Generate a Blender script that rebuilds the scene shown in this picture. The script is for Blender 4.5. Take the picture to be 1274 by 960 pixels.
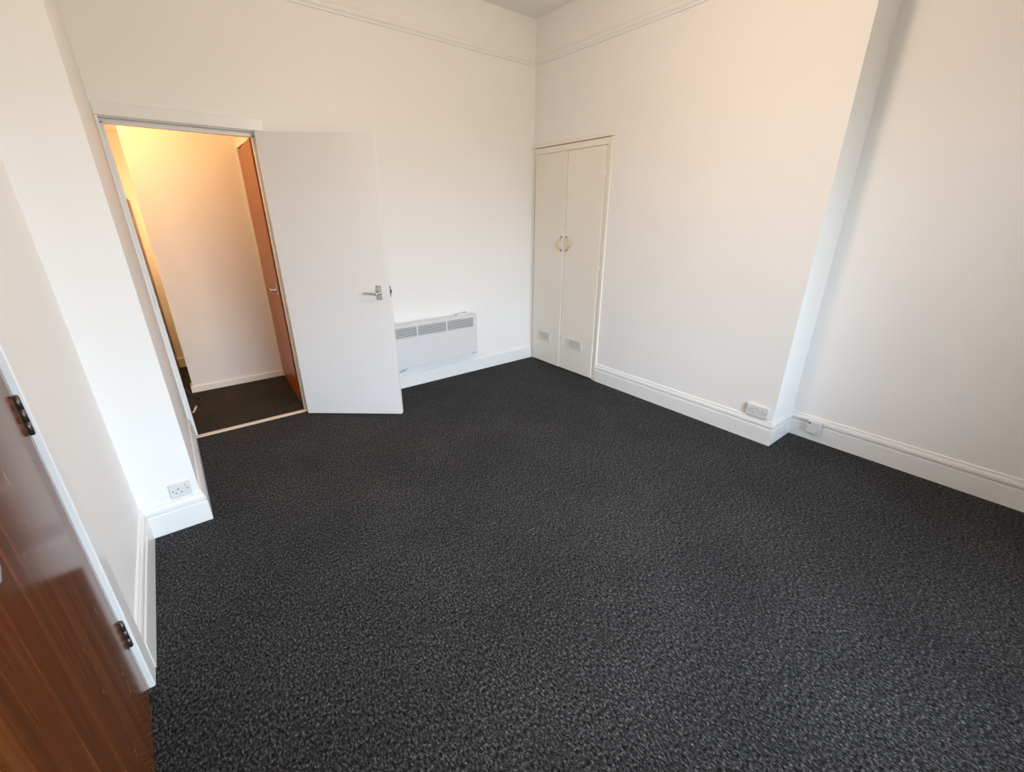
import bpy, bmesh, math, random
from mathutils import Vector, Matrix

for o in list(bpy.data.objects):
    bpy.data.objects.remove(o, do_unlink=True)
S = bpy.context.scene
C = S.collection
random.seed(7)

# ---------------------------------------------------------------- camera
cam = bpy.data.cameras.new('camera')
cam.sensor_fit = 'HORIZONTAL'
cam.sensor_width = 36.0
cam.lens = 531.76 / 1274 * 36.0
cam.clip_start = 0.02
co = bpy.data.objects.new('camera', cam)
C.objects.link(co)
ROT = Matrix(((0.78696465, 0.22705504, -0.57370084),
              (-0.61699564, 0.29221972, -0.73070104),
              (0.00173735, 0.92900681, 0.37005856)))
co.matrix_world = Matrix.Translation((-3.05377, -3.54985, 1.49609)) @ ROT.to_4x4()
S.camera = co

# ---------------------------------------------------------------- light
SKY = (0.70, 0.85, 1.0)        # overcast daylight, cool against the lamps
GROUND = (0.128, 0.128, 0.100)
w = bpy.data.worlds.new('sky')
S.world = w
w.use_nodes = True
bg = w.node_tree.nodes['Background']
bg.inputs[1].default_value = 21.8
_tc = w.node_tree.nodes.new('ShaderNodeTexCoord')
_sx = w.node_tree.nodes.new('ShaderNodeSeparateXYZ')
_mr = w.node_tree.nodes.new('ShaderNodeMapRange')
_rp = w.node_tree.nodes.new('ShaderNodeValToRGB')
w.node_tree.links.new(_tc.outputs['Generated'], _sx.inputs[0])
w.node_tree.links.new(_sx.outputs['Z'], _mr.inputs['Value'])
_mr.inputs['From Min'].default_value = -1.0
w.node_tree.links.new(_mr.outputs[0], _rp.inputs[0])
_el = _rp.color_ramp.elements
_el[0].position, _el[0].color = 0.48, (*GROUND, 1)
_el[1].position, _el[1].color = 0.56, (*[c * 0.75 for c in SKY], 1)
_e = _el.new(0.80)
_e.color = (*SKY, 1)
w.node_tree.links.new(_rp.outputs[0], bg.inputs[0])

WIN = (-2.80, -0.60, 0.35, 2.35)          # window opening in the front wall: x0, x1, z0, z1
FRONT = -4.75


def area(name, loc, rot, sx, sy, col, energy, portal=False):
    d = bpy.data.lights.new(name, 'AREA')
    d.shape = 'RECTANGLE'
    d.size, d.size_y, d.color, d.energy = sx, sy, col, energy
    if portal:
        d.cycles.is_portal = True
    o = bpy.data.objects.new(name, d)
    C.objects.link(o)
    o.location, o.rotation_euler = loc, rot
    return o


area('daylight_portal', ((WIN[0]+WIN[1])/2, FRONT-0.13, (WIN[2]+WIN[3])/2), (math.pi/2, 0, 0),
     WIN[1]-WIN[0], WIN[3]-WIN[2], (1, 1, 1), 1, True)


def bulb(name, loc, col, energy, r=0.05):
    d = bpy.data.lights.new(name, 'POINT')
    d.color, d.energy, d.shadow_soft_size = col, energy, r
    o = bpy.data.objects.new(name, d)
    C.objects.link(o)
    o.location = loc
    return o


bulb('room_lamp', (-1.60, -2.25, 2.38), (1.0, 0.745, 0.560), 43, 0.15)
bulb('hall_lamp', (-3.22, 0.52, 2.22), (1.0, 0.61, 0.26), 17.5, 0.05)
bulb('passage_lamp', (-2.94, 1.44, 1.45), (1.0, 0.62, 0.30), 13, 0.06)

S.view_settings.view_transform = 'Standard'
S.view_settings.look = 'None'
S.view_settings.exposure = 0.0
S.view_settings.gamma = 1.0
S.view_settings.use_curve_mapping = False


# ---------------------------------------------------------------- materials
def new_mat(name):
    m = bpy.data.materials.new(name)
    m.use_nodes = True
    nt = m.node_tree
    return m, nt, nt.nodes['Principled BSDF']


def nd(nt, kind, **kw):
    n = nt.nodes.new(kind)
    for k, v in kw.items():
        if k in n.inputs:
            n.inputs[k].default_value = v
        else:
            setattr(n, k, v)
    return n


def lk(nt, a, ao, b, bi):
    nt.links.new(a.outputs[ao], b.inputs[bi])


def ramp(nt, stops):
    r = nt.nodes.new('ShaderNodeValToRGB')
    el = r.color_ramp.elements
    while len(el) < len(stops):
        el.new(0.5)
    for e, (p, c) in zip(el, stops):
        e.position = p
        e.color = (*c, 1)
    return r


def paint(name, col, rough=0.5, bump=0.15, scale=90, vary=0.02, spec=0.4):
    """Painted surface: faint roller stipple and a very slight uneven tone."""
    m, nt, b = new_mat(name)
    tc = nd(nt, 'ShaderNodeTexCoord')
    n1 = nd(nt, 'ShaderNodeTexNoise', Scale=1.7, Detail=3.0)
    lk(nt, tc, 'Object', n1, 'Vector')
    lo = tuple(c * (1 - vary) for c in col)
    r = ramp(nt, [(0.3, lo), (0.7, col)])
    lk(nt, n1, 'Fac', r, 'Fac')
    lk(nt, r, 'Color', b, 'Base Color')
    n2 = nd(nt, 'ShaderNodeTexNoise', Scale=scale, Detail=3.0)
    lk(nt, tc, 'Object', n2, 'Vector')
    bp = nd(nt, 'ShaderNodeBump', Strength=bump, Distance=0.002)
    lk(nt, n2, 'Fac', bp, 'Height')
    lk(nt, bp, 'Normal', b, 'Normal')
    b.inputs['Roughness'].default_value = rough
    b.inputs['Specular IOR Level'].default_value = spec
    return m


def plain(name, col, rough=0.4, metal=0.0, spec=0.5):
    m, nt, b = new_mat(name)
    tc = nd(nt, 'ShaderNodeTexCoord')
    n1 = nd(nt, 'ShaderNodeTexNoise', Scale=60.0, Detail=2.0)
    lk(nt, tc, 'Object', n1, 'Vector')
    r = ramp(nt, [(0.3, tuple(c * 0.95 for c in col)), (0.7, col)])
    lk(nt, n1, 'Fac', r, 'Fac')
    lk(nt, r, 'Color', b, 'Base Color')
    b.inputs['Roughness'].default_value = rough
    b.inputs['Metallic'].default_value = metal
    b.inputs['Specular IOR Level'].default_value = spec
    return m


def carpet(name, dark, mid, light):
    """Charcoal loop pile: dark gaps, mid loops and scattered pale flecks, rows running along y."""
    m, nt, b = new_mat(name)
    tc = nd(nt, 'ShaderNodeTexCoord')
    mp = nd(nt, 'ShaderNodeMapping')
    mp.inputs['Scale'].default_value = (1.0, 0.55, 1.0)
    lk(nt, tc, 'Object', mp, 'Vector')
    n1 = nd(nt, 'ShaderNodeTexNoise', Scale=132.0, Detail=4.0, Roughness=0.72)
    lk(nt, mp, 'Vector', n1, 'Vector')
    r1 = ramp(nt, [(0.36, dark), (0.50, mid), (0.66, light)])
    lk(nt, n1, 'Fac', r1, 'Fac')
    n2 = nd(nt, 'ShaderNodeTexNoise', Scale=160.0, Detail=2.0)
    mp2 = nd(nt, 'ShaderNodeMapping')
    mp2.inputs['Scale'].default_value = (1.0, 0.6, 1.0)
    mp2.inputs['Location'].default_value = (3.1, 5.2, 0)
    lk(nt, tc, 'Object', mp2, 'Vector')
    lk(nt, mp2, 'Vector', n2, 'Vector')
    r2 = ramp(nt, [(0.58, (0, 0, 0)), (0.70, (1, 1, 1))])
    lk(nt, n2, 'Fac', r2, 'Fac')
    mx = nd(nt, 'ShaderNodeMix', data_type='RGBA')
    lk(nt, r2, 'Color', mx, 0)
    nt.links.new(r1.outputs['Color'], mx.inputs[6])
    n4 = nd(nt, 'ShaderNodeTexNoise', Scale=48.0, Detail=2.0)
    lk(nt, tc, 'Object', n4, 'Vector')
    r4 = ramp(nt, [(0.40, (light[0]*2.0, light[1]*1.85, light[2]*1.65)), (0.60, (light[0]*1.6, light[1]*1.8, light[2]*2.0))])
    lk(nt, n4, 'Fac', r4, 'Fac')
    nt.links.new(r4.outputs['Color'], mx.inputs[7])
    # worn, flattened zones: a slow tonal drift
    n3 = nd(nt, 'ShaderNodeTexNoise', Scale=2.2, Detail=4.0)
    lk(nt, tc, 'Object', n3, 'Vector')
    r3 = ramp(nt, [(0.3, (0.85, 0.85, 0.85)), (0.7, (1.12, 1.12, 1.12))])
    lk(nt, n3, 'Fac', r3, 'Fac')
    mu = nd(nt, 'ShaderNodeMix', data_type='RGBA', blend_type='MULTIPLY')
    mu.inputs[0].default_value = 1.0
    nt.links.new(mx.outputs[2], mu.inputs[6])
    nt.links.new(r3.outputs['Color'], mu.inputs[7])
    nt.links.new(mu.outputs[2], b.inputs['Base Color'])
    bp = nd(nt, 'ShaderNodeBump', Strength=0.9, Distance=0.006)
    lk(nt, n1, 'Fac', bp, 'Height')
    lk(nt, bp, 'Normal', b, 'Normal')
    b.inputs['Roughness'].default_value = 0.8
    b.inputs['Specular IOR Level'].default_value = 0.08
    b.inputs['Sheen Weight'].default_value = 0.0
    b.inputs['Sheen Roughness'].default_value = 0.5
    return m


def wood(name, dark, mid, light, rough, scuffs=False, axis_scale=(26.0, 26.0, 0.9)):
    """Varnished veneer, grain along local z."""
    m, nt, b = new_mat(name)
    tc = nd(nt, 'ShaderNodeTexCoord')
    mp = nd(nt, 'ShaderNodeMapping')
    mp.inputs['Scale'].default_value = axis_scale
    lk(nt, tc, 'Object', mp, 'Vector')
    n1 = nd(nt, 'ShaderNodeTexNoise', Scale=1.0, Detail=5.0, Roughness=0.62, Distortion=0.35)
    lk(nt, mp, 'Vector', n1, 'Vector')
    r1 = ramp(nt, [(0.32, dark), (0.52, mid), (0.70, light)])
    lk(nt, n1, 'Fac', r1, 'Fac')
    mp2 = nd(nt, 'ShaderNodeMapping')
    mp2.inputs['Scale'].default_value = (230.0, 230.0, 5.0)
    lk(nt, tc, 'Object', mp2, 'Vector')
    n2 = nd(nt, 'ShaderNodeTexNoise', Scale=1.0, Detail=2.0)
    lk(nt, mp2, 'Vector', n2, 'Vector')
    r2 = ramp(nt, [(0.30, (0.84, 0.82, 0.80)), (0.6, (1.03, 1.03, 1.03))])
    lk(nt, n2, 'Fac', r2, 'Fac')
    mu = nd(nt, 'ShaderNodeMix', data_type='RGBA', blend_type='MULTIPLY')
    mu.inputs[0].default_value = 1.0
    nt.links.new(r1.outputs['Color'], mu.inputs[6])
    nt.links.new(r2.outputs['Color'], mu.inputs[7])
    last = mu
    if scuffs:
        mp3 = nd(nt, 'ShaderNodeMapping')
        mp3.inputs['Scale'].default_value = (16.0, 16.0, 9.0)
        mp3.inputs['Rotation'].default_value = (0.0, 0.35, 0.2)
        lk(nt, tc, 'Object', mp3, 'Vector')
        n3 = nd(nt, 'ShaderNodeTexNoise', Scale=1.0, Detail=6.0, Roughness=0.75)
        lk(nt, mp3, 'Vector', n3, 'Vector')
        r3 = ramp(nt, [(0.652, (0, 0, 0)), (0.675, (0.7, 0.7, 0.7))])
        lk(nt, n3, 'Fac', r3, 'Fac')
        ms = nd(nt, 'ShaderNodeMix', data_type='RGBA')
        lk(nt, r3, 'Color', ms, 0)
        nt.links.new(mu.outputs[2], ms.inputs[6])
        ms.inputs[7].default_value = (0.42, 0.24, 0.11, 1)
        last = ms
    nt.links.new(last.outputs[2], b.inputs['Base Color'])
    b.inputs['Roughness'].default_value = rough
    b.inputs['Specular IOR Level'].default_value = 0.14
    return m


M = {
    'wall': paint('wall_emulsion', (0.875, 0.860, 0.840), 0.55, 0.10, 110),
    'ceiling': paint('ceiling_emulsion', (0.90, 0.89, 0.87), 0.7, 0.10, 110),
    'gloss': paint('white_gloss_woodwork', (0.84, 0.835, 0.82), 0.28, 0.05, 30, 0.02, 0.5),
    'door_white': paint('white_door_paint', (0.83, 0.815, 0.805), 0.38, 0.05, 60, 0.02, 0.4),
    'cream': paint('cream_cupboard_paint', (0.86, 0.815, 0.735), 0.40, 0.05, 50, 0.03, 0.4),
    'hall_wall': paint('hall_wall_emulsion', (0.82, 0.76, 0.69), 0.55, 0.12, 90),
    'hall_wood': paint('hall_cream_woodwork', (0.84, 0.78, 0.68), 0.35, 0.05, 30),
    'carpet': carpet('charcoal_carpet', (0.0018, 0.0018, 0.0020), (0.0255, 0.0255, 0.0265), (0.103, 0.104, 0.108)),
    'hall_carpet_warm_lit': carpet('hall_carpet_warm_lit', (0.004, 0.0035, 0.003), (0.030, 0.026, 0.022), (0.075, 0.068, 0.060)),  # same carpet as the room, warm hall light put into its brown tint
    'brown': wood('mahogany_veneer', (0.105, 0.030, 0.0075), (0.150, 0.043, 0.0108), (0.225, 0.076, 0.021), 0.16, True, (38.0, 38.0, 0.9)),
    'brown_hall': wood('teak_veneer', (0.24, 0.060, 0.010), (0.34, 0.092, 0.016), (0.44, 0.135, 0.026), 0.28, False, (18.0, 18.0, 0.7)),
    'dark_board': wood('dark_board', (0.045, 0.014, 0.006), (0.075, 0.026, 0.012), (0.10, 0.04, 0.018), 0.35),
    'bronze': plain('dark_bronze', (0.13, 0.105, 0.09), 0.40, 0.8),
    'chrome': plain('satin_chrome', (0.62, 0.62, 0.61), 0.24, 1.0),
    'brass': plain('dull_brass', (0.40, 0.30, 0.15), 0.35, 0.8),
    'handle_cream': plain('cream_plastic_handle', (0.74, 0.60, 0.40), 0.35),
    'handle_foot': plain('dark_brass_foot', (0.16, 0.105, 0.045), 0.4, 0.5),
    'heater': plain('heater_enamel', (0.72, 0.72, 0.715), 0.33),
    'slot': plain('dark_slot', (0.10, 0.10, 0.10), 0.7),
    'inner': plain('grey_inner_plate', (0.27, 0.27, 0.27), 0.6),
    'hole': plain('black_hole', (0.012, 0.012, 0.012), 0.7),
    'plastic': plain('white_plastic', (0.74, 0.735, 0.73), 0.30),
    'plastic_grey': plain('grey_plastic', (0.62, 0.62, 0.60), 0.35),
    'grille': plain('grille_plastic', (0.76, 0.73, 0.67), 0.38),
    'vent_back': plain('vent_backing', (0.22, 0.215, 0.20), 0.6),
    'teal': plain('teal_print', (0.03, 0.17, 0.19), 0.5),
    'print': plain('grey_print', (0.40, 0.42, 0.44), 0.5),
    'logo': plain('dark_grey_print', (0.13, 0.13, 0.14), 0.5),
    'cable': plain('white_cable', (0.66, 0.65, 0.62), 0.4),
    'black_cable': plain('black_cable', (0.012, 0.011, 0.010), 0.5),
    'threshold': wood('pale_threshold', (0.66, 0.56, 0.44), (0.74, 0.65, 0.53), (0.80, 0.72, 0.60), 0.4, False, (4.0, 60.0, 60.0)),
}


def glass():
    m = bpy.data.materials.new('window_glass')
    m.use_nodes = True
    nt = m.node_tree
    nt.nodes.remove(nt.nodes['Principled BSDF'])
    t = nd(nt, 'ShaderNodeBsdfTransparent')
    g = nd(nt, 'ShaderNodeBsdfGlossy', Roughness=0.02)
    f = nd(nt, 'ShaderNodeFresnel', IOR=1.45)
    mx = nd(nt, 'ShaderNodeMixShader')
    lk(nt, f, 0, mx, 0)
    lk(nt, t, 0, mx, 1)
    lk(nt, g, 0, mx, 2)
    lk(nt, mx, 0, nt.nodes['Material Output'], 'Surface')
    return m


M['glass'] = glass()


# ---------------------------------------------------------------- geometry helpers
def box(bm, x0, x1, y0, y1, z0, z1, bevel=0.0, seg=2):
    vs = [bm.verts.new(p) for p in ((x0, y0, z0), (x1, y0, z0), (x1, y1, z0), (x0, y1, z0),
                                    (x0, y0, z1), (x1, y0, z1), (x1, y1, z1), (x0, y1, z1))]
    fs = [bm.faces.new([vs[i] for i in q]) for q in
          ((0, 3, 2, 1), (4, 5, 6, 7), (0, 1, 5, 4), (1, 2, 6, 5), (2, 3, 7, 6), (3, 0, 4, 7))]
    if bevel > 0:
        es = list({e for f in fs for e in f.edges})
        bmesh.ops.bevel(bm, geom=es, offset=bevel, segments=seg, affect='EDGES', profile=0.5)


def frame_of(d):
    d = d.normalized()
    a = Vector((0, 0, 1)) if abs(d.z) < 0.9 else Vector((1, 0, 0))
    u = d.cross(a).normalized()
    return u, d.cross(u).normalized()


def tube(bm, pts, r, n=10, flat=1.0):
    """Round (or flattened) bar swept along points; r a number or a list."""
    pts = [Vector(p) for p in pts]
    rs = r if isinstance(r, (list, tuple)) else [r] * len(pts)
    rings = []
    u = None
    for i, p in enumerate(pts):
        d = (pts[min(i+1, len(pts)-1)] - pts[max(i-1, 0)]).normalized()
        if u is None:
            u, v = frame_of(d)
        else:
            u = (u - d * u.dot(d)).normalized()
            v = d.cross(u).normalized()
        rings.append([bm.verts.new(p + u * math.cos(2*math.pi*k/n) * rs[i] + v * math.sin(2*math.pi*k/n) * rs[i] * flat)
                      for k in range(n)])
    for a, b in zip(rings, rings[1:]):
        for k in range(n):
            f = bm.faces.new((a[k], a[(k+1) % n], b[(k+1) % n], b[k]))
            f.smooth = True
    bm.faces.new(rings[0][::-1])
    bm.faces.new(rings[-1])


def disc(bm, c, axis, r, h, n=16, bevel=0.0):
    """Short solid cylinder starting at c and going h along axis."""
    c = Vector(c)
    a = Vector(axis).normalized()
    if bevel:
        tube(bm, [c, c + a * (h - bevel), c + a * h], [r, r, r - bevel], n)
    else:
        tube(bm, [c, c + a * h], r, n)


def obj(name, bm, mat, parent=None, smooth=None):
    me = bpy.data.meshes.new(name)
    bmesh.ops.recalc_face_normals(bm, faces=bm.faces)
    bm.to_mesh(me)
    bm.free()
    me.materials.append(M[mat])
    o = bpy.data.objects.new(name, me)
    C.objects.link(o)
    if parent is not None:
        o.parent = parent
    return o


def obox(name, mat, parent, *a, **k):
    bm = bmesh.new()
    box(bm, *a, **k)
    return obj(name, bm, mat, parent)


def tag(o, label, cat, kind=None, group=None):
    o['label'] = label
    o['category'] = cat
    if kind:
        o['kind'] = kind
    if group:
        o['group'] = group
    return o


def empty(name, loc, rz=0.0):
    o = bpy.data.objects.new(name, None)
    C.objects.link(o)
    o.location = loc
    o.rotation_euler = (0, 0, rz)
    o.empty_display_size = 0.1
    return o


def text(name, body, size, mat, parent, loc, rot, depth=0.0003):
    """Flat printed lettering as a mesh child."""
    cu = bpy.data.curves.new(name, 'FONT')
    cu.body = body
    cu.size = size
    cu.extrude = depth
    cu.align_x = 'LEFT'
    t = bpy.data.objects.new(name, cu)
    C.objects.link(t)
    dg = bpy.context.evaluated_depsgraph_get()
    me = bpy.data.meshes.new_from_object(t.evaluated_get(dg))
    bpy.data.objects.remove(t, do_unlink=True)
    me.materials.clear()
    me.materials.append(M[mat])
    o = bpy.data.objects.new(name, me)
    C.objects.link(o)
    o.parent = parent
    o.location = loc
    o.rotation_euler = rot
    return o


def sweep_segments(line, profile, side=1):
    """Mitred moulding along a floor-plan polyline. Returns one bmesh per straight run.
    The room lies on the right of the walking direction when side is 1."""
    P = [Vector((x, y)) for x, y in line]
    T = [(b - a).normalized() for a, b in zip(P, P[1:])]
    N = [Vector((t.y, -t.x)) * side for t in T]
    mit = []
    for i in range(len(P)):
        if i == 0:
            mit.append(N[0])
        elif i == len(P) - 1:
            mit.append(N[-1])
        else:
            m = (N[i-1] + N[i])
            mit.append(m / max(m.dot(N[i]), 1e-6))
    out = []
    for i in range(len(P) - 1):
        bm = bmesh.new()
        ends = []
        for j in (i, i + 1):
            ends.append([bm.verts.new((*(P[j] + mit[j] * o), z)) for o, z in profile])
        n = len(profile)
        for k in range(n):
            bm.faces.new((ends[0][k], ends[0][(k+1) % n], ends[1][(k+1) % n], ends[1][k]))
        bm.faces.new(ends[0])
        bm.faces.new(ends[1][::-1])
        out.append(bm)
    return out


# ---------------------------------------------------------------- measurements (metres, back right corner = origin)
H = 3.096
WL = -3.179        # face of the wall pier on the left
LW = -3.424        # left wall
PY = -1.099        # front of the pier
CH = -2.574        # near edge of the chimney breast
AL = 0.3375        # alcove wall
DL, DR = -3.165, -2.402   # door lining faces in the back wall
T = 0.12

# ---------------------------------------------------------------- room shell
o = obox('floor', 'carpet', None, -3.56, 0.50, FRONT - 0.10, 0.02, -0.08, 0.0)
tag(o, 'charcoal flecked carpet covering the empty room', 'floor', 'structure')
o = obox('floor_hall', 'hall_carpet_warm_lit', None, -4.05, -2.20, 0.02, 2.15, -0.08, 0.0)
tag(o, 'dark carpet in the hall beyond the open doorway, tinted brown for the warm light', 'floor', 'structure')
o = obox('ceiling', 'ceiling', None, -3.60, 0.55, FRONT - 0.12, T, H, H + 0.1)
tag(o, 'plain off-white ceiling above the picture rail', 'ceiling', 'structure')

bm = bmesh.new()
box(bm, DR + 0.03, 0.50, 0, T, 0, H)
box(bm, DL - 0.03, DR + 0.03, 0, T, 2.025, H)
box(bm, -3.60, DL - 0.03, 0, T, 0, H)
tag(obj('wall_back', bm, 'wall'), 'white back wall with the doorway and the heater', 'wall', 'structure')

bm = bmesh.new()
box(bm, 0, AL + 0.12, CH, -0.982, 0, H)
box(bm, 0, AL + 0.12, -0.982, 0, 2.121, H)
box(bm, 0.30, AL + 0.12, -0.982, 0, 0, 2.121)
tag(obj('wall_right', bm, 'wall'), 'white chimney breast wall right of the tall cupboard', 'wall', 'structure')
o = obox('wall_alcove', 'wall', None, AL, AL + 0.12, FRONT - 0.12, CH, 0, H)
tag(o, 'white recessed wall at the far right past the chimney breast', 'wall', 'structure')

o = obox('wall_pier', 'wall', None, -3.60, WL, PY, 0, 0, H)
tag(o, 'white wall pier with a single socket left of the doorway', 'wall', 'structure')
D1Y0, D1Y1 = -2.800, -2.030      # brown door opening in the left wall
bm = bmesh.new()
box(bm, LW - T, LW, D1Y1 + 0.03, PY, 0, H)
box(bm, LW - T, LW, D1Y0 - 0.03, D1Y1 + 0.03, 2.03, H)
box(bm, LW - T, LW, FRONT - 0.12, D1Y0 - 0.03, 0, H)
box(bm, LW - T - 0.04, LW - T, D1Y0 - 0.1, D1Y1 + 0.1, 0, 2.2)
tag(obj('wall_left', bm, 'wall'), 'white left wall around the brown door', 'wall', 'structure')

x0, x1, z0, z1 = WIN
bm = bmesh.new()
box(bm, LW - T, x0, FRONT - 0.12, FRONT, 0, H)
box(bm, x1, AL, FRONT - 0.12, FRONT, 0, H)
box(bm, x0, x1, FRONT - 0.12, FRONT, 0, z0)
box(bm, x0, x1, FRONT - 0.12, FRONT, z1, H)
tag(obj('wall_front', bm, 'wall'), 'white window wall behind the viewpoint', 'wall', 'structure')
win = empty('window_1', ((x0+x1)/2, FRONT - 0.06, z0))
tag(win, 'white sash window in the wall behind the viewpoint', 'window', 'structure')
hw, hh = (x1-x0)/2, z1-z0
for a in ((-hw, -hw+0.05, 0, hh), (hw-0.05, hw, 0, hh), (-hw+0.05, hw-0.05, 0, 0.06), (-hw+0.05, hw-0.05, hh-0.05, hh)):
    obox('window_frame', 'gloss', win, a[0], a[1], -0.03, 0.03, a[2], a[3])
obox('meeting_rail', 'gloss', win, -hw+0.05, hw-0.05, -0.02, 0.02, hh/2-0.02, hh/2+0.02)
obox('mullion', 'gloss', win, -0.02, 0.02, -0.019, 0.019, 0.06, hh/2-0.02)
for sx in (-1, 1):
    a, b = sorted((sx*0.02, sx*(hw-0.05)))
    obox('pane', 'glass', win, a, b, -0.002, 0.002, 0.06, hh/2-0.02)
obox('pane', 'glass', win, -hw+0.05, hw-0.05, -0.002, 0.002, hh/2+0.02, hh-0.05)

# skirting boards
SK = [(0, 0), (0.020, 0), (0.020, 0.112), (0.0185, 0.1165), (0.0150, 0.1185), (0.0060, 0.1192), (0.0060, 0.1265),
      (0.0150, 0.1280), (0.0165, 0.1320), (0.0160, 0.1410), (0.0138, 0.1500), (0.0105, 0.1565), (0.0080, 0.1590),
      (0.0080, 0.1610), (0.0092, 0.1625), (0.0086, 0.1690), (0.0050, 0.1735), (0, 0.1745)]
SKB = [(0, 0), (0.020, 0), (0.020, 0.118), (0.0185, 0.1225), (0.0150, 0.1245), (0.0070, 0.1255), (0.0070, 0.1450),
       (0.0050, 0.1480), (0, 0.1490)]
for nm, bm, lab in zip(
        ('baseboard_left', 'baseboard_pier', 'baseboard_doorway'),
        sweep_segments([(LW, D1Y1 + 0.083), (LW, PY), (WL, PY), (WL, -0.019)], SK),
        ('white moulded skirting on the left wall beside the brown door',
         'white moulded skirting under the single socket on the pier',
         'white skirting on the pier side running into the doorway')):
    tag(obj(nm, bm, 'gloss'), lab, 'skirting', 'structure')
bm = sweep_segments([(-2.345, 0), (-0.001, 0)], SKB)[0]
tag(obj('baseboard_back', bm, 'gloss'), 'plain white skirting along the back wall under the heater', 'skirting', 'structure')
for nm, bm, lab in zip(
        ('baseboard_right', 'baseboard_return', 'baseboard_alcove'),
        sweep_segments([(0, -0.984), (0, CH), (AL, CH), (AL, FRONT)], SK),
        ('white moulded skirting along the chimney breast under the double socket',
         'short white skirting on the return of the chimney breast',
         'white moulded skirting along the alcove wall behind the telephone socket')):
    tag(obj(nm, bm, 'gloss'), lab, 'skirting', 'structure')

# picture rail
PR = [(0, 2.748), (0.010, 2.750), (0.012, 2.756), (0.012, 2.762), (0.017, 2.766), (0.024, 2.774), (0.027, 2.784),
      (0.025, 2.793), (0.019, 2.798), (0.013, 2.800), (0.013, 2.806), (0.009, 2.812), (0, 2.814)]
segs = sweep_segments([(LW, FRONT), (LW, PY), (WL, PY), (WL, 0), (0, 0), (0, CH), (AL, CH), (AL, FRONT)], PR)
labs = ('white picture rail high on the left wall', 'white picture rail on the front of the left pier',
        'white picture rail on the side of the left pier',
        'white picture rail along the back wall below the ceiling',
        'white picture rail along the right wall above the cupboard',
        'white picture rail on the chimney breast return', 'white picture rail along the alcove wall')
for i, (bm, lab) in enumerate(zip(segs, labs)):
    tag(obj('trim_%d' % (i + 1), bm, 'wall'), lab, 'picture rail', 'structure')

# ---------------------------------------------------------------- doorway frame in the back wall
fr = empty('trim_8', (DL, 0, 0))
tag(fr, 'white door frame around the doorway to the hall', 'door frame', 'structure')
W_ = DR - DL
obox('jamb', 'gloss', fr, -0.03, 0, -0.002, T + 0.004, 0, 2.000)
obox('jamb', 'gloss', fr, W_, W_ + 0.03, -0.002, T + 0.004, 0, 2.000)
obox('frame_head', 'gloss', fr, -0.03, W_ + 0.03, -0.002, T + 0.004, 2.000, 2.025)
obox('door_stop', 'gloss', fr, 0, 0.016, 0.046, 0.085, 0, 1.984, bevel=0.002)
obox('door_stop', 'gloss', fr, W_ - 0.014, W_, 0.046, 0.085, 0, 1.984, bevel=0.002)
obox('door_stop', 'gloss', fr, 0, W_, 0.046, 0.085, 1.974, 2.000, bevel=0.002)
obox('architrave', 'gloss', fr, -0.0135, 0.002, -0.018, 0, 0, 2.005, bevel=0.003)
obox('architrave', 'gloss', fr, W_ + 0.004, W_ + 0.052, -0.018, 0, 0, 2.005, bevel=0.003)
obox('architrave', 'gloss', fr, -0.0135, W_ + 0.052, -0.019, 0, 2.005, 2.072, bevel=0.003)
k = obox('catch_plate', 'plastic', fr, 0.0, 0.004, 0.012, 0.034, 1.365, 1.445, bevel=0.001)
k['label'] = 'small white catch plate'
k = obox('strike_plate', 'chrome', fr, 0.0, 0.003, 0.012, 0.034, 0.955, 1.020, bevel=0.001)
k['label'] = 'small metal strike plate'

bm = bmesh.new()
box(bm, DL + 0.001, DR - 0.001, -0.006, 0.036, 0.0, 0.009, bevel=0.003)
tag(obj('threshold_strip', bm, 'threshold'), 'pale wooden threshold strip across the hall doorway', 'threshold')


# ---------------------------------------------------------------- door furniture
def lever_set(parent, px, py, pz, sgn, length=0.108, mat='chrome', toward=-1, reach=0.047):
    """Lever on a short backplate. sgn is the local y direction the handle faces, toward the x direction of the lever."""
    bm = bmesh.new()
    y0, y1 = sorted((py, py + sgn*0.006))
    box(bm, px - 0.0205, px + 0.0205, y0, y1, pz - 0.051, pz + 0.051, bevel=0.0022)
    plate = obj('lever_handle', bm, mat, parent)
    plate['label'] = 'metal lever handle on a short backplate'
    bm = bmesh.new()
    cz = pz - 0.004
    disc(bm, (px, py + sgn*0.005, cz), (0, sgn, 0), 0.0125, 0.016, 18, 0.003)
    pts, rs = [], []
    out = py + sgn*reach
    for i in range(5):
        t = i / 4
        pts.append((px, py + sgn*(0.012 + (reach - 0.025)*t), cz))
        rs.append(0.0085)
    for i in range(1, 6):
        a = i / 5 * math.pi / 2
        pts.append((px + toward*0.013*(1 - math.cos(a)), py + sgn*(reach - 0.013 + 0.013*math.sin(a)), cz))
        rs.append(0.0085)
    for i in range(1, 8):
        t = i / 7
        pts.append((px + toward*(0.013 + (length - 0.013)*t), out - sgn*0.006*t*t, cz + 0.003*math.sin(t*math.pi) + 0.002*t))
        rs.append(0.0085 - 0.0022*t if i < 7 else 0.004)
    tube(bm, pts, rs, 12)
    obj('lever', bm, mat, plate)
    for dx in (-0.012, 0.012):
        for dz in (-0.042, 0.042):
            bm = bmesh.new()
            disc(bm, (px + dx, py + sgn*0.0055, pz + dz), (0, sgn, 0), 0.0035, 0.0012, 10)
            obj('screw', bm, 'slot', plate)
    return plate


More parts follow.
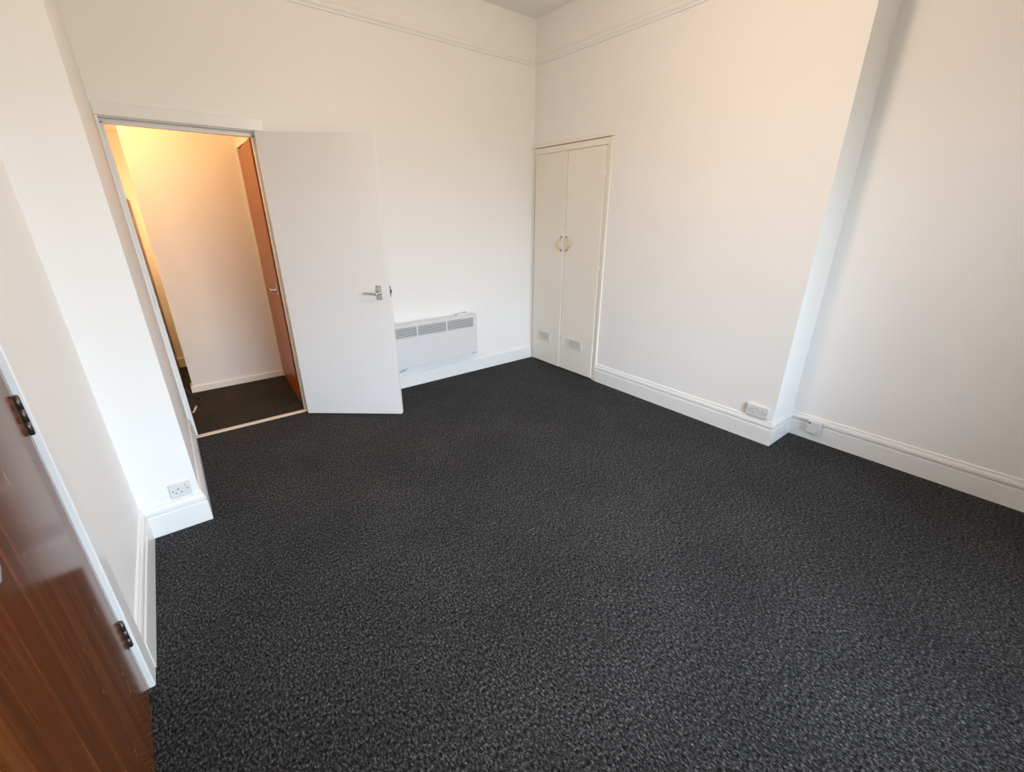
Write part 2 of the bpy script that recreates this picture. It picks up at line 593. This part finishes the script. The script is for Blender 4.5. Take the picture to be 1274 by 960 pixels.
def butt_hinge(parent, px, py, zc, mat, h=0.1, leaf=None):
    """Knuckle barrel of five rings, with the visible leaf edge."""
    bm = bmesh.new()
    n = 3
    for i in range(n):
        a = zc - h/2 + h*i/n + 0.0005
        b = zc - h/2 + h*(i+1)/n - 0.0005
        tube(bm, [(px, py, a), (px, py, b)], 0.0062, 12)
    tube(bm, [(px, py, zc - h/2 - 0.003), (px, py, zc + h/2 + 0.003)], 0.0050, 8)
    if leaf:
        box(bm, *leaf, zc - h/2, zc + h/2)
    return obj('hinge', bm, mat, parent)


# white door standing open into the room
TH = 0.6807
d2 = empty('door_2', (-2.417, -0.070, 0), -TH)
tag(d2, 'flat white door standing open in front of the back wall', 'door', 'structure')
obox('door_leaf', 'door_white', d2, 0, 0.762, 0, 0.044, 0.010, 1.991, bevel=0.0025)
lever_set(d2, 0.686, 0.0, 0.978, -1)
lever_set(d2, 0.686, 0.044, 0.978, 1)
bm = bmesh.new()
box(bm, 0.7615, 0.7632, 0.011, 0.033, 0.945, 1.022, bevel=0.0005)
k = obj('latch_plate', bm, 'bronze', d2)
k['label'] = 'dark latch plate on the door edge'
bm = bmesh.new()
box(bm, 0.762, 0.773, 0.015, 0.029, 0.972, 0.996, bevel=0.003)
obj('latch_bolt', bm, 'bronze', k)
for zc in (0.23, 1.0, 1.80):
    butt_hinge(d2, -0.006, 0.050, zc, 'chrome')

# brown door, a touch ajar, in the left wall
AJ = math.radians(3.0)
d1 = empty('door_1', (LW, -2.0335, 0), -math.pi/2 + AJ)
tag(d1, 'scuffed reddish brown veneer door with dark hinges at the left edge', 'door', 'structure')
obox('door_leaf', 'brown', d1, 0.001, 0.762, -0.044, 0, 0.006, 1.987, bevel=0.002)
for zc in (0.262, 1.029, 1.78):
    h = butt_hinge(d1, 0.001, 0.0055, zc, 'bronze', 0.102, (0.001, 0.016, -0.001, 0.0016))
    h['label'] = 'dark bronze butt hinge'
lever_set(d1, 0.728, 0.0, 1.018, 1, 0.063, 'chrome', -1, 0.041)

fr = empty('trim_9', (LW, -2.030, 0))
tag(fr, 'white frame and architrave around the brown door', 'door frame', 'structure')
obox('jamb', 'gloss', fr, -T, -0.001, 0, 0.029, 0, 2.000)
obox('jamb', 'gloss', fr, -T, -0.001, -0.802, -0.772, 0, 2.000)
obox('frame_head', 'gloss', fr, -T, -0.001, -0.802, 0.029, 2.000, 2.029)
obox('door_stop', 'gloss', fr, -T, -0.055, -0.014, 0, 0, 1.985)
obox('door_stop', 'gloss', fr, -T, -0.055, -0.772, -0.758, 0, 1.985)
obox('architrave', 'gloss', fr, 0.0, 0.018, 0.002, 0.080, 0, 2.005, bevel=0.003)
obox('architrave', 'gloss', fr, 0.0, 0.018, -0.855, -0.776, 0, 2.005, bevel=0.003)
obox('architrave', 'gloss', fr, 0.0, 0.018, -0.855, 0.080, 2.006, 2.082, bevel=0.003)

# ---------------------------------------------------------------- hall beyond the doorway
bm = bmesh.new()
box(bm, -3.109, -2.20, 1.06, 1.18, 0, 2.7)
tag(obj('wall_hall_end', bm, 'hall_wall'), 'cream hall wall facing the open doorway', 'wall', 'structure')
bm = bmesh.new()
box(bm, -3.60, -2.20, 1.99, 2.10, 0, 2.7)
box(bm, -4.05, -3.60, 0.0, T, 0, 2.7)
box(bm, -3.60, -3.109, 1.90, 1.99, 2.175, 2.7)
box(bm, -2.30, -2.20, 1.06, 1.99, 0, 2.7)
tag(obj('wall_hall_far', bm, 'hall_wall'), 'narrow strip of far hall wall past the corner', 'wall', 'structure')
bm = bmesh.new()
box(bm, -4.05, -3.95, T, 2.0, 0, 2.7)
box(bm, -3.95, -3.213, 1.28, 1.99, 0, 2.7)
tag(obj('wall_hall_left', bm, 'hall_wall'), 'left hall wall behind the doorway', 'wall', 'structure')
bm = bmesh.new()
box(bm, -2.34, -2.20, T, 1.06, 2.075, 2.7)
box(bm, -2.30, -2.20, T, 1.06, 0, 2.075)
tag(obj('wall_hall_right', bm, 'hall_wall'), 'right hall wall above the brown hall door', 'wall', 'structure')
o = obox('ceiling_hall', 'hall_wall', None, -4.05, -2.20, T, 2.10, 2.45, 2.55)
tag(o, 'hall ceiling beyond the doorway', 'ceiling', 'structure')
SKH = [(0, 0), (0.016, 0), (0.016, 0.050), (0.012, 0.056), (0, 0.058)]
bms = sweep_segments([(-3.109, 1.18), (-3.109, 1.06), (-2.372, 1.06)], SKH, side=1)
tag(obj('baseboard_hall_corner', bms[0], 'hall_wood'), 'short skirting round the hall wall corner', 'skirting', 'structure')
tag(obj('baseboard_hall_end', bms[1], 'hall_wood'), 'low cream skirting on the hall wall facing the doorway', 'skirting', 'structure')
bm = sweep_segments([(-3.23, 1.99), (-2.9, 1.99)], [(0, 0), (0.018, 0), (0.018, 0.09), (0.012, 0.10), (0, 0.102)])[0]
tag(obj('baseboard_hall_far', bm, 'hall_wood'), 'cream skirting on the far hall wall', 'skirting', 'structure')

fr = empty('trim_10', (-2.36, 0.60, 0))
tag(fr, 'cream frame around the brown hall door', 'door frame', 'structure')
obox('jamb', 'hall_wood', fr, -0.012, 0.06, 0.425, 0.459, 0, 2.010)
obox('jamb', 'hall_wood', fr, 0.0, 0.06, -0.474, -0.43, 0, 2.010)
obox('frame_head', 'hall_wood', fr, -0.012, 0.06, -0.474, 0.459, 2.010, 2.075)

HX, HY = -2.366, 1.022
ANG = math.atan2(0.172 - HY, -2.410 - HX)
d3 = empty('door_3', (HX, HY, 0), ANG)
tag(d3, 'orange brown wooden door ajar inside the hall', 'door', 'structure')
obox('door_leaf', 'brown_hall', d3, 0, 0.835, 0, 0.040, 0.008, 1.990, bevel=0.002)
hnd = lever_set(d3, 0.795, 0.0, 0.960, -1, 0.10)
bm = bmesh.new()
box(bm, 0.8345, 0.8362, 0.008, 0.032, 0.93, 0.99, bevel=0.0005)
obj('latch_plate', bm, 'bronze', d3)

bm = bmesh.new()
box(bm, -3.2125, -3.177, 1.32, 1.90, 0.0, 1.62, bevel=0.003)
tag(obj('wooden_board', bm, 'dark_board'), 'dark brown board on edge against the left hall wall', 'board')

# black lead with a pale plug end on the hall carpet
ld = empty('power_lead', (-3.10, 0.8, 0))
tag(ld, 'thin black lead with a pale end on the hall carpet', 'cable')
pts = [(-3.165, 1.16), (-3.155, 1.118), (-3.137, 1.009), (-3.110, 0.930), (-3.085, 0.864), (-3.073, 0.821),
       (-3.083, 0.765), (-3.101, 0.712), (-3.120, 0.644)]
bm = bmesh.new()
tube(bm, [(x + 3.10, y - 0.8, 0.0055) for x, y in pts], 0.0050, 8)
obj('lead', bm, 'black_cable', ld)
bm = bmesh.new()
tube(bm, [(x + 3.10, y - 0.8, z) for x, y, z in ((-3.117, 0.660, 0.006), (-3.121, 0.640, 0.008), (-3.129, 0.600, 0.009),
          (-3.132, 0.575, 0.009), (-3.146, 0.530, 0.008), (-3.150, 0.515, 0.007))],
     [0.004, 0.0075, 0.0085, 0.007, 0.006, 0.003], 10)
k = obj('plug_end', bm, 'plastic', ld)
k['label'] = 'pale plug end'

# ---------------------------------------------------------------- built-in cupboard in the right wall
CT = 2.119
cb = empty('built_in_cupboard', (0, -0.49, 0))
tag(cb, 'tall cream double-door cupboard built into the wall beside the corner', 'cupboard')
yo = 0.49
# outer bead and inner frame
obox('frame_bead', 'cream', cb, -0.017, 0.04, -0.980 + yo, -0.955 + yo, 0, 2.090, bevel=0.004)
obox('frame_bead', 'cream', cb, -0.017, 0.04, -0.0245 + yo, -0.002 + yo, 0.0, 2.090, bevel=0.004)
obox('frame_bead', 'cream', cb, -0.017, 0.04, -0.980 + yo, -0.002 + yo, 2.092, CT, bevel=0.004)
obox('stile', 'cream', cb, -0.010, 0.045, -0.950 + yo, -0.9305 + yo, 0, 2.010)
obox('stop_bead', 'cream', cb, 0.012, 0.045, -0.9305 + yo, -0.900 + yo, 0, 2.010)
obox('stile', 'cream', cb, -0.006, 0.045, -0.0500 + yo, -0.0285 + yo, 0, 2.010)
obox('stop_bead', 'cream', cb, 0.012, 0.045, -0.080 + yo, -0.0500 + yo, 0, 2.010)
obox('top_rail', 'cream', cb, -0.010, 0.045, -0.950 + yo, -0.0285 + yo, 2.0365, 2.086)
obox('stop_bead', 'cream', cb, 0.012, 0.045, -0.9305 + yo, -0.0500 + yo, 2.010, 2.0365)
obox('stile', 'cream', cb, -0.010, 0.045, -0.950 + yo, -0.9305 + yo, 2.010, 2.0365)
obox('stile', 'cream', cb, -0.006, 0.045, -0.0500 + yo, -0.0285 + yo, 2.010, 2.0365)
obox('back_panel', 'cream', cb, 0.27, 0.29, -0.975 + yo, -0.005 + yo, 0, 2.1)


def cupboard_door(hinge_y, width, sgn, ajar, vent_y):
    """Leaf overlaying the frame by its thickness. Local y runs from the hinge; sgn -1 means towards the camera."""
    d = obox('cupboard_door', 'cream', cb, -0.018, 0.0, *sorted((0, sgn*width)), 0.012, 2.032, bevel=0.0035)
    d.location = (-0.0015, hinge_y + yo, 0)
    d.rotation_euler = (0, 0, ajar)
    # crescent pull with two dark feet
    hy = sgn * (width - 0.030)
    cv = -sgn
    bm = bmesh.new()
    pts, rs = [], []
    n = 14
    for i in range(n + 1):
        t = i / n
        a = math.pi * t
        pts.append((-0.020 - 0.015*math.sin(a)**0.7, hy + cv*(0.030 if sgn < 0 else 0.044)*math.sin(a), 1.190 + 0.117*t))
        rs.append(0.0052 + 0.0052*math.sin(a))
    tube(bm, pts, rs, 10)
    h = obj('pull_handle', bm, 'handle_cream', d)
    h['label'] = 'curved cream pull handle'
    for z in (1.188, 1.309):
        bm = bmesh.new()
        disc(bm, (-0.0175, hy, z), (-1, 0, 0), 0.0075, 0.010, 12, 0.002)
        obj('handle_foot', bm, 'handle_foot', d)
    # vent grille
    va, vb = vent_y
    va, vb = va - hinge_y, vb - hinge_y
    ya, yb = min(va, vb), max(va, vb)
    zb, zt = 0.254, 0.352
    bm = bmesh.new()
    fx0, fx1 = -0.0245, -0.0175
    b = 0.016
    box(bm, fx0, fx1, ya, yb, zb, zb + b)
    box(bm, fx0, fx1, ya, yb, zt - b, zt)
    box(bm, fx0, fx1, ya, ya + b + 0.010, zb + b, zt - b)
    box(bm, fx0, fx1, yb - b - 0.010, yb, zb + b, zt - b)
    g = obj('vent_grille', bm, 'grille', d)
    g['label'] = 'small slotted vent grille'
    nb = 9
    span = (yb - ya) - 2*(b + 0.010)
    bm = bmesh.new()
    for i in range(nb):
        yc = ya + b + 0.010 + span*(i + 0.5)/nb
        box(bm, -0.0240, -0.0185, yc - span/nb*0.27, yc + span/nb*0.27, zb + b - 0.001, zt - b + 0.001)
    obj('vent_bar', bm, 'grille', d)
    bm = bmesh.new()
    box(bm, -0.0190, -0.0178, ya + 0.004, yb - 0.004, zb + 0.004, zt - 0.004)
    obj('vent_backing', bm, 'vent_back', d)
    return d


cupboard_door(-0.054, 0.4295, -1, math.radians(-0.9), (-0.150, -0.345))
cupboard_door(-0.926, 0.4375, 1, math.radians(0.0), (-0.586, -0.796))
for yy in (-0.0515, -0.929):
    for zc in (0.28, 1.05, 1.82):
        bm = bmesh.new()
        tube(bm, [(-0.010, yy + yo, zc - 0.03), (-0.010, yy + yo, zc + 0.03)], 0.0045, 8)
        obj('hinge', bm, 'cream', cb)

# ---------------------------------------------------------------- panel heater on the back wall
hx0, hx1, hz0, hz1 = -1.742, -0.786, 0.213, 0.612
ht = empty('panel_heater', ((hx0 + hx1)/2, 0, hz0))
tag(ht, 'white electric panel heater with slotted top vents low on the back wall', 'heater')
hw = (hx1 - hx0)/2
hh = hz1 - hz0
# front panel built round three grille openings
g_edges = []
x = -0.828 - (hx0 + hx1)/2
for i in range(3):
    g_edges.append((x - 0.284, x))
    x -= 0.299
gz0, gz1 = hh - 0.119, hh - 0.030
bm = bmesh.new()
yf, yb = -0.100, -0.088
box(bm, -hw, hw, yf, yb, 0, gz0)
box(bm, -hw, hw, yf, yb, gz1, hh)
xs = [-hw] + [v for e in sorted(g_edges) for v in e] + [hw]
for i in range(0, len(xs), 2):
    box(bm, xs[i], xs[i+1], yf, yb, gz0, gz1)
box(bm, -hw, -hw + 0.004, yb, -0.024, 0, hh)
box(bm, hw - 0.004, hw, yb, -0.024, 0, hh)
box(bm, -hw + 0.004, hw - 0.004, yb, -0.024, hh - 0.004, hh)
box(bm, -hw + 0.004, hw - 0.004, -0.028, -0.024, 0.0, hh - 0.004)
obj('casing', bm, 'heater', ht)
bm = bmesh.new()
box(bm, -hw + 0.006, hw - 0.006, -0.070, -0.066, gz0 - 0.02, gz1 + 0.02)
k = obj('inner_plate', bm, 'inner', ht)
nl = 6
pitch = (gz1 - gz0)/nl
for e in g_edges:
    for i in range(nl):
        zc = gz0 + pitch*(i + 0.5)
        bm = bmesh.new()
        v = [bm.verts.new(p) for p in ((e[0], -0.0985, zc - pitch*0.34), (e[1], -0.0985, zc - pitch*0.34),
                                       (e[1], -0.0985, zc + pitch*0.14), (e[0], -0.0985, zc + pitch*0.14),
                                       (e[0], -0.0860, zc - pitch*0.30), (e[1], -0.0860, zc - pitch*0.30),
                                       (e[1], -0.0860, zc + pitch*0.10), (e[0], -0.0860, zc + pitch*0.10))]
        for q in ((0, 1, 2, 3), (7, 6, 5, 4), (0, 4, 5, 1), (3, 2, 6, 7), (0, 3, 7, 4), (1, 5, 6, 2)):
            bm.faces.new([v[j] for j in q])
        obj('louvre', bm, 'heater', ht)
# controls on top
bm = bmesh.new()
cx0, cx1 = -0.985 - (hx0 + hx1)/2, -0.852 - (hx0 + hx1)/2
box(bm, cx0, cx1, -0.075, -0.030, hh - 0.001, hh + 0.012, bevel=0.003)
k = obj('control_box', bm, 'heater', ht)
bm = bmesh.new()
disc(bm, (cx1 - 0.025, -0.052, hh + 0.011), (0, 0, 1), 0.016, 0.009, 18, 0.002)
obj('control_knob', bm, 'plastic_grey', k)
bm = bmesh.new()
box(bm, cx0 + 0.012, cx0 + 0.034, -0.062, -0.042, hh + 0.011, hh + 0.017, bevel=0.002)
obj('rocker_switch', bm, 'plastic_grey', k)
t = text('lettering', 'Dimplex', 0.0165, 'logo', ht, (hw - 0.068, -0.1004, 0.010), (math.pi/2, 0, 0))
for sx in (-0.3, 0.3):
    obox('wall_bracket', 'heater', ht, sx - 0.02, sx + 0.02, -0.0265, -0.001, 0.05, hh - 0.05)
bm = bmesh.new()
mx = (hx0 + hx1)/2
tube(bm, [(-1.500 - mx, -0.050, 0.005), (-1.505 - mx, -0.045, -0.012), (-1.525 - mx, -0.036, -0.030), (-1.560 - mx, -0.031, -0.046),
          (-1.610 - mx, -0.029, -0.052), (-1.680 - mx, -0.029, -0.050), (-1.740 - mx, -0.028, -0.052)], 0.0035, 8)
obj('power_cable', bm, 'cable', ht)


# ---------------------------------------------------------------- sockets
def pins(parent, cx, cz, face, sgn_out):
    """Three rectangular pin openings around (cx, cz) in the local xz plane; face is the local y of the plate."""
    for dx, dz, w_, h_ in ((0, 0.0115, 0.0042, 0.0080), (-0.0112, -0.0075, 0.0068, 0.0042), (0.0112, -0.0075, 0.0068, 0.0042)):
        bm = bmesh.new()
        box(bm, cx + dx - w_/2, cx + dx + w_/2, face - 0.0006, face + 0.0010, cz + dz - h_/2, cz + dz + h_/2)
        obj('pin_hole', bm, 'hole', parent)


def rocker(parent, cx, cz, face):
    bm = bmesh.new()
    w_, h_ = 0.0052, 0.0095
    v = [bm.verts.new(p) for p in ((cx-w_, face+0.001, cz-h_), (cx+w_, face+0.001, cz-h_), (cx+w_, face+0.001, cz+h_), (cx-w_, face+0.001, cz+h_),
                                   (cx-w_, face-0.0008, cz-h_), (cx+w_, face-0.0008, cz-h_), (cx+w_, face-0.0045, cz+h_), (cx-w_, face-0.0045, cz+h_))]
    for q in ((3, 2, 1, 0), (4, 5, 6, 7), (0, 1, 5, 4), (1, 2, 6, 5), (2, 3, 7, 6), (3, 0, 4, 7)):
        bm.faces.new([v[i] for i in q])
    return obj('switch', bm, 'plastic', parent)


# double socket on the chimney breast: local x along the wall, local -y into the room
s2 = empty('double_socket', (0, -2.470, 0.180), -math.pi/2)
tag(s2, 'white surface-mounted double socket low on the chimney breast', 'socket')
obox('back_box', 'plastic', s2, -0.072, 0.072, -0.011, -0.0004, 0.0025, 0.0815, bevel=0.003)
obox('faceplate', 'plastic', s2, -0.074, 0.074, -0.019, -0.0105, 0, 0.084, bevel=0.004)
pins(s2, -0.036, 0.040, -0.019, -1)
pins(s2, 0.036, 0.040, -0.019, -1)
for cx in (-0.0105, 0.0105):
    rocker(s2, cx, 0.060, -0.019)
for cx in (-0.0605, 0.0605):
    bm = bmesh.new()
    disc(bm, (cx, -0.0188, 0.043), (0, -1, 0), 0.0034, 0.0008, 10)
    obj('screw', bm, 'slot', s2)

# single switched socket on the pier
s1 = empty('single_socket', (-3.251, PY, 0.1755))
tag(s1, 'white single switched socket on the pier left of the doorway', 'socket')
obox('faceplate', 'plastic', s1, -0.043, 0.043, -0.0095, -0.0004, 0, 0.080, bevel=0.003)
pins(s1, -0.008, 0.036, -0.0095, -1)
rocker(s1, 0.024, 0.058, -0.0095)
for cx in (-0.030, 0.030):
    bm = bmesh.new()
    disc(bm, (cx, -0.0093, 0.040), (0, -1, 0), 0.0034, 0.0008, 10)
    obj('screw', bm, 'slot', s1)

# telephone socket on the alcove skirting
tx = AL - 0.0200
tp = empty('telephone_socket', (tx, -2.742, 0.068), -math.pi/2)
tag(tp, 'square white telephone socket box on the alcove skirting', 'telephone socket')
obox('back_box', 'plastic', tp, -0.041, 0.041, -0.024, -0.0002, 0.002, 0.083, bevel=0.002)
obox('faceplate', 'plastic', tp, -0.0425, 0.0425, -0.034, -0.0235, 0, 0.085, bevel=0.004)
bm = bmesh.new()
disc(bm, (-0.027, -0.0338, 0.070), (0, -1, 0), 0.0078, 0.0006, 16)
obj('round_mark', bm, 'teal', tp)['label'] = 'teal round mark'
text('lettering', 'openreach', 0.0085, 'print', tp, (-0.016, -0.0342, 0.0665), (math.pi/2, 0, 0))
obox('line_seam', 'print', tp, -0.041, 0.041, -0.0344, -0.0338, 0.0275, 0.0283)
for cx, cz in ((-0.036, 0.034), (0.030, 0.016)):
    obox('latch_slot', 'slot', tp, cx - 0.0035, cx + 0.0035, -0.0344, -0.0338, cz - 0.0018, cz + 0.0018)
bm = bmesh.new()
xg = AL - 0.0155
tube(bm, [(AL - 0.032, -2.783, 0.120), (AL - 0.028, -2.800, 0.131), (AL - 0.0215, -2.822, 0.137), (AL - 0.0205, -2.85, 0.133),
          (xg, -2.89, 0.1235), (xg, -2.93, 0.1228), (xg, -3.2, 0.1228), (xg, -3.6, 0.1228), (xg, -4.2, 0.1228)], 0.0028, 8)
tag(obj('telephone_cable', bm, 'cable'), 'thin white cable running along the alcove skirting groove', 'cable')
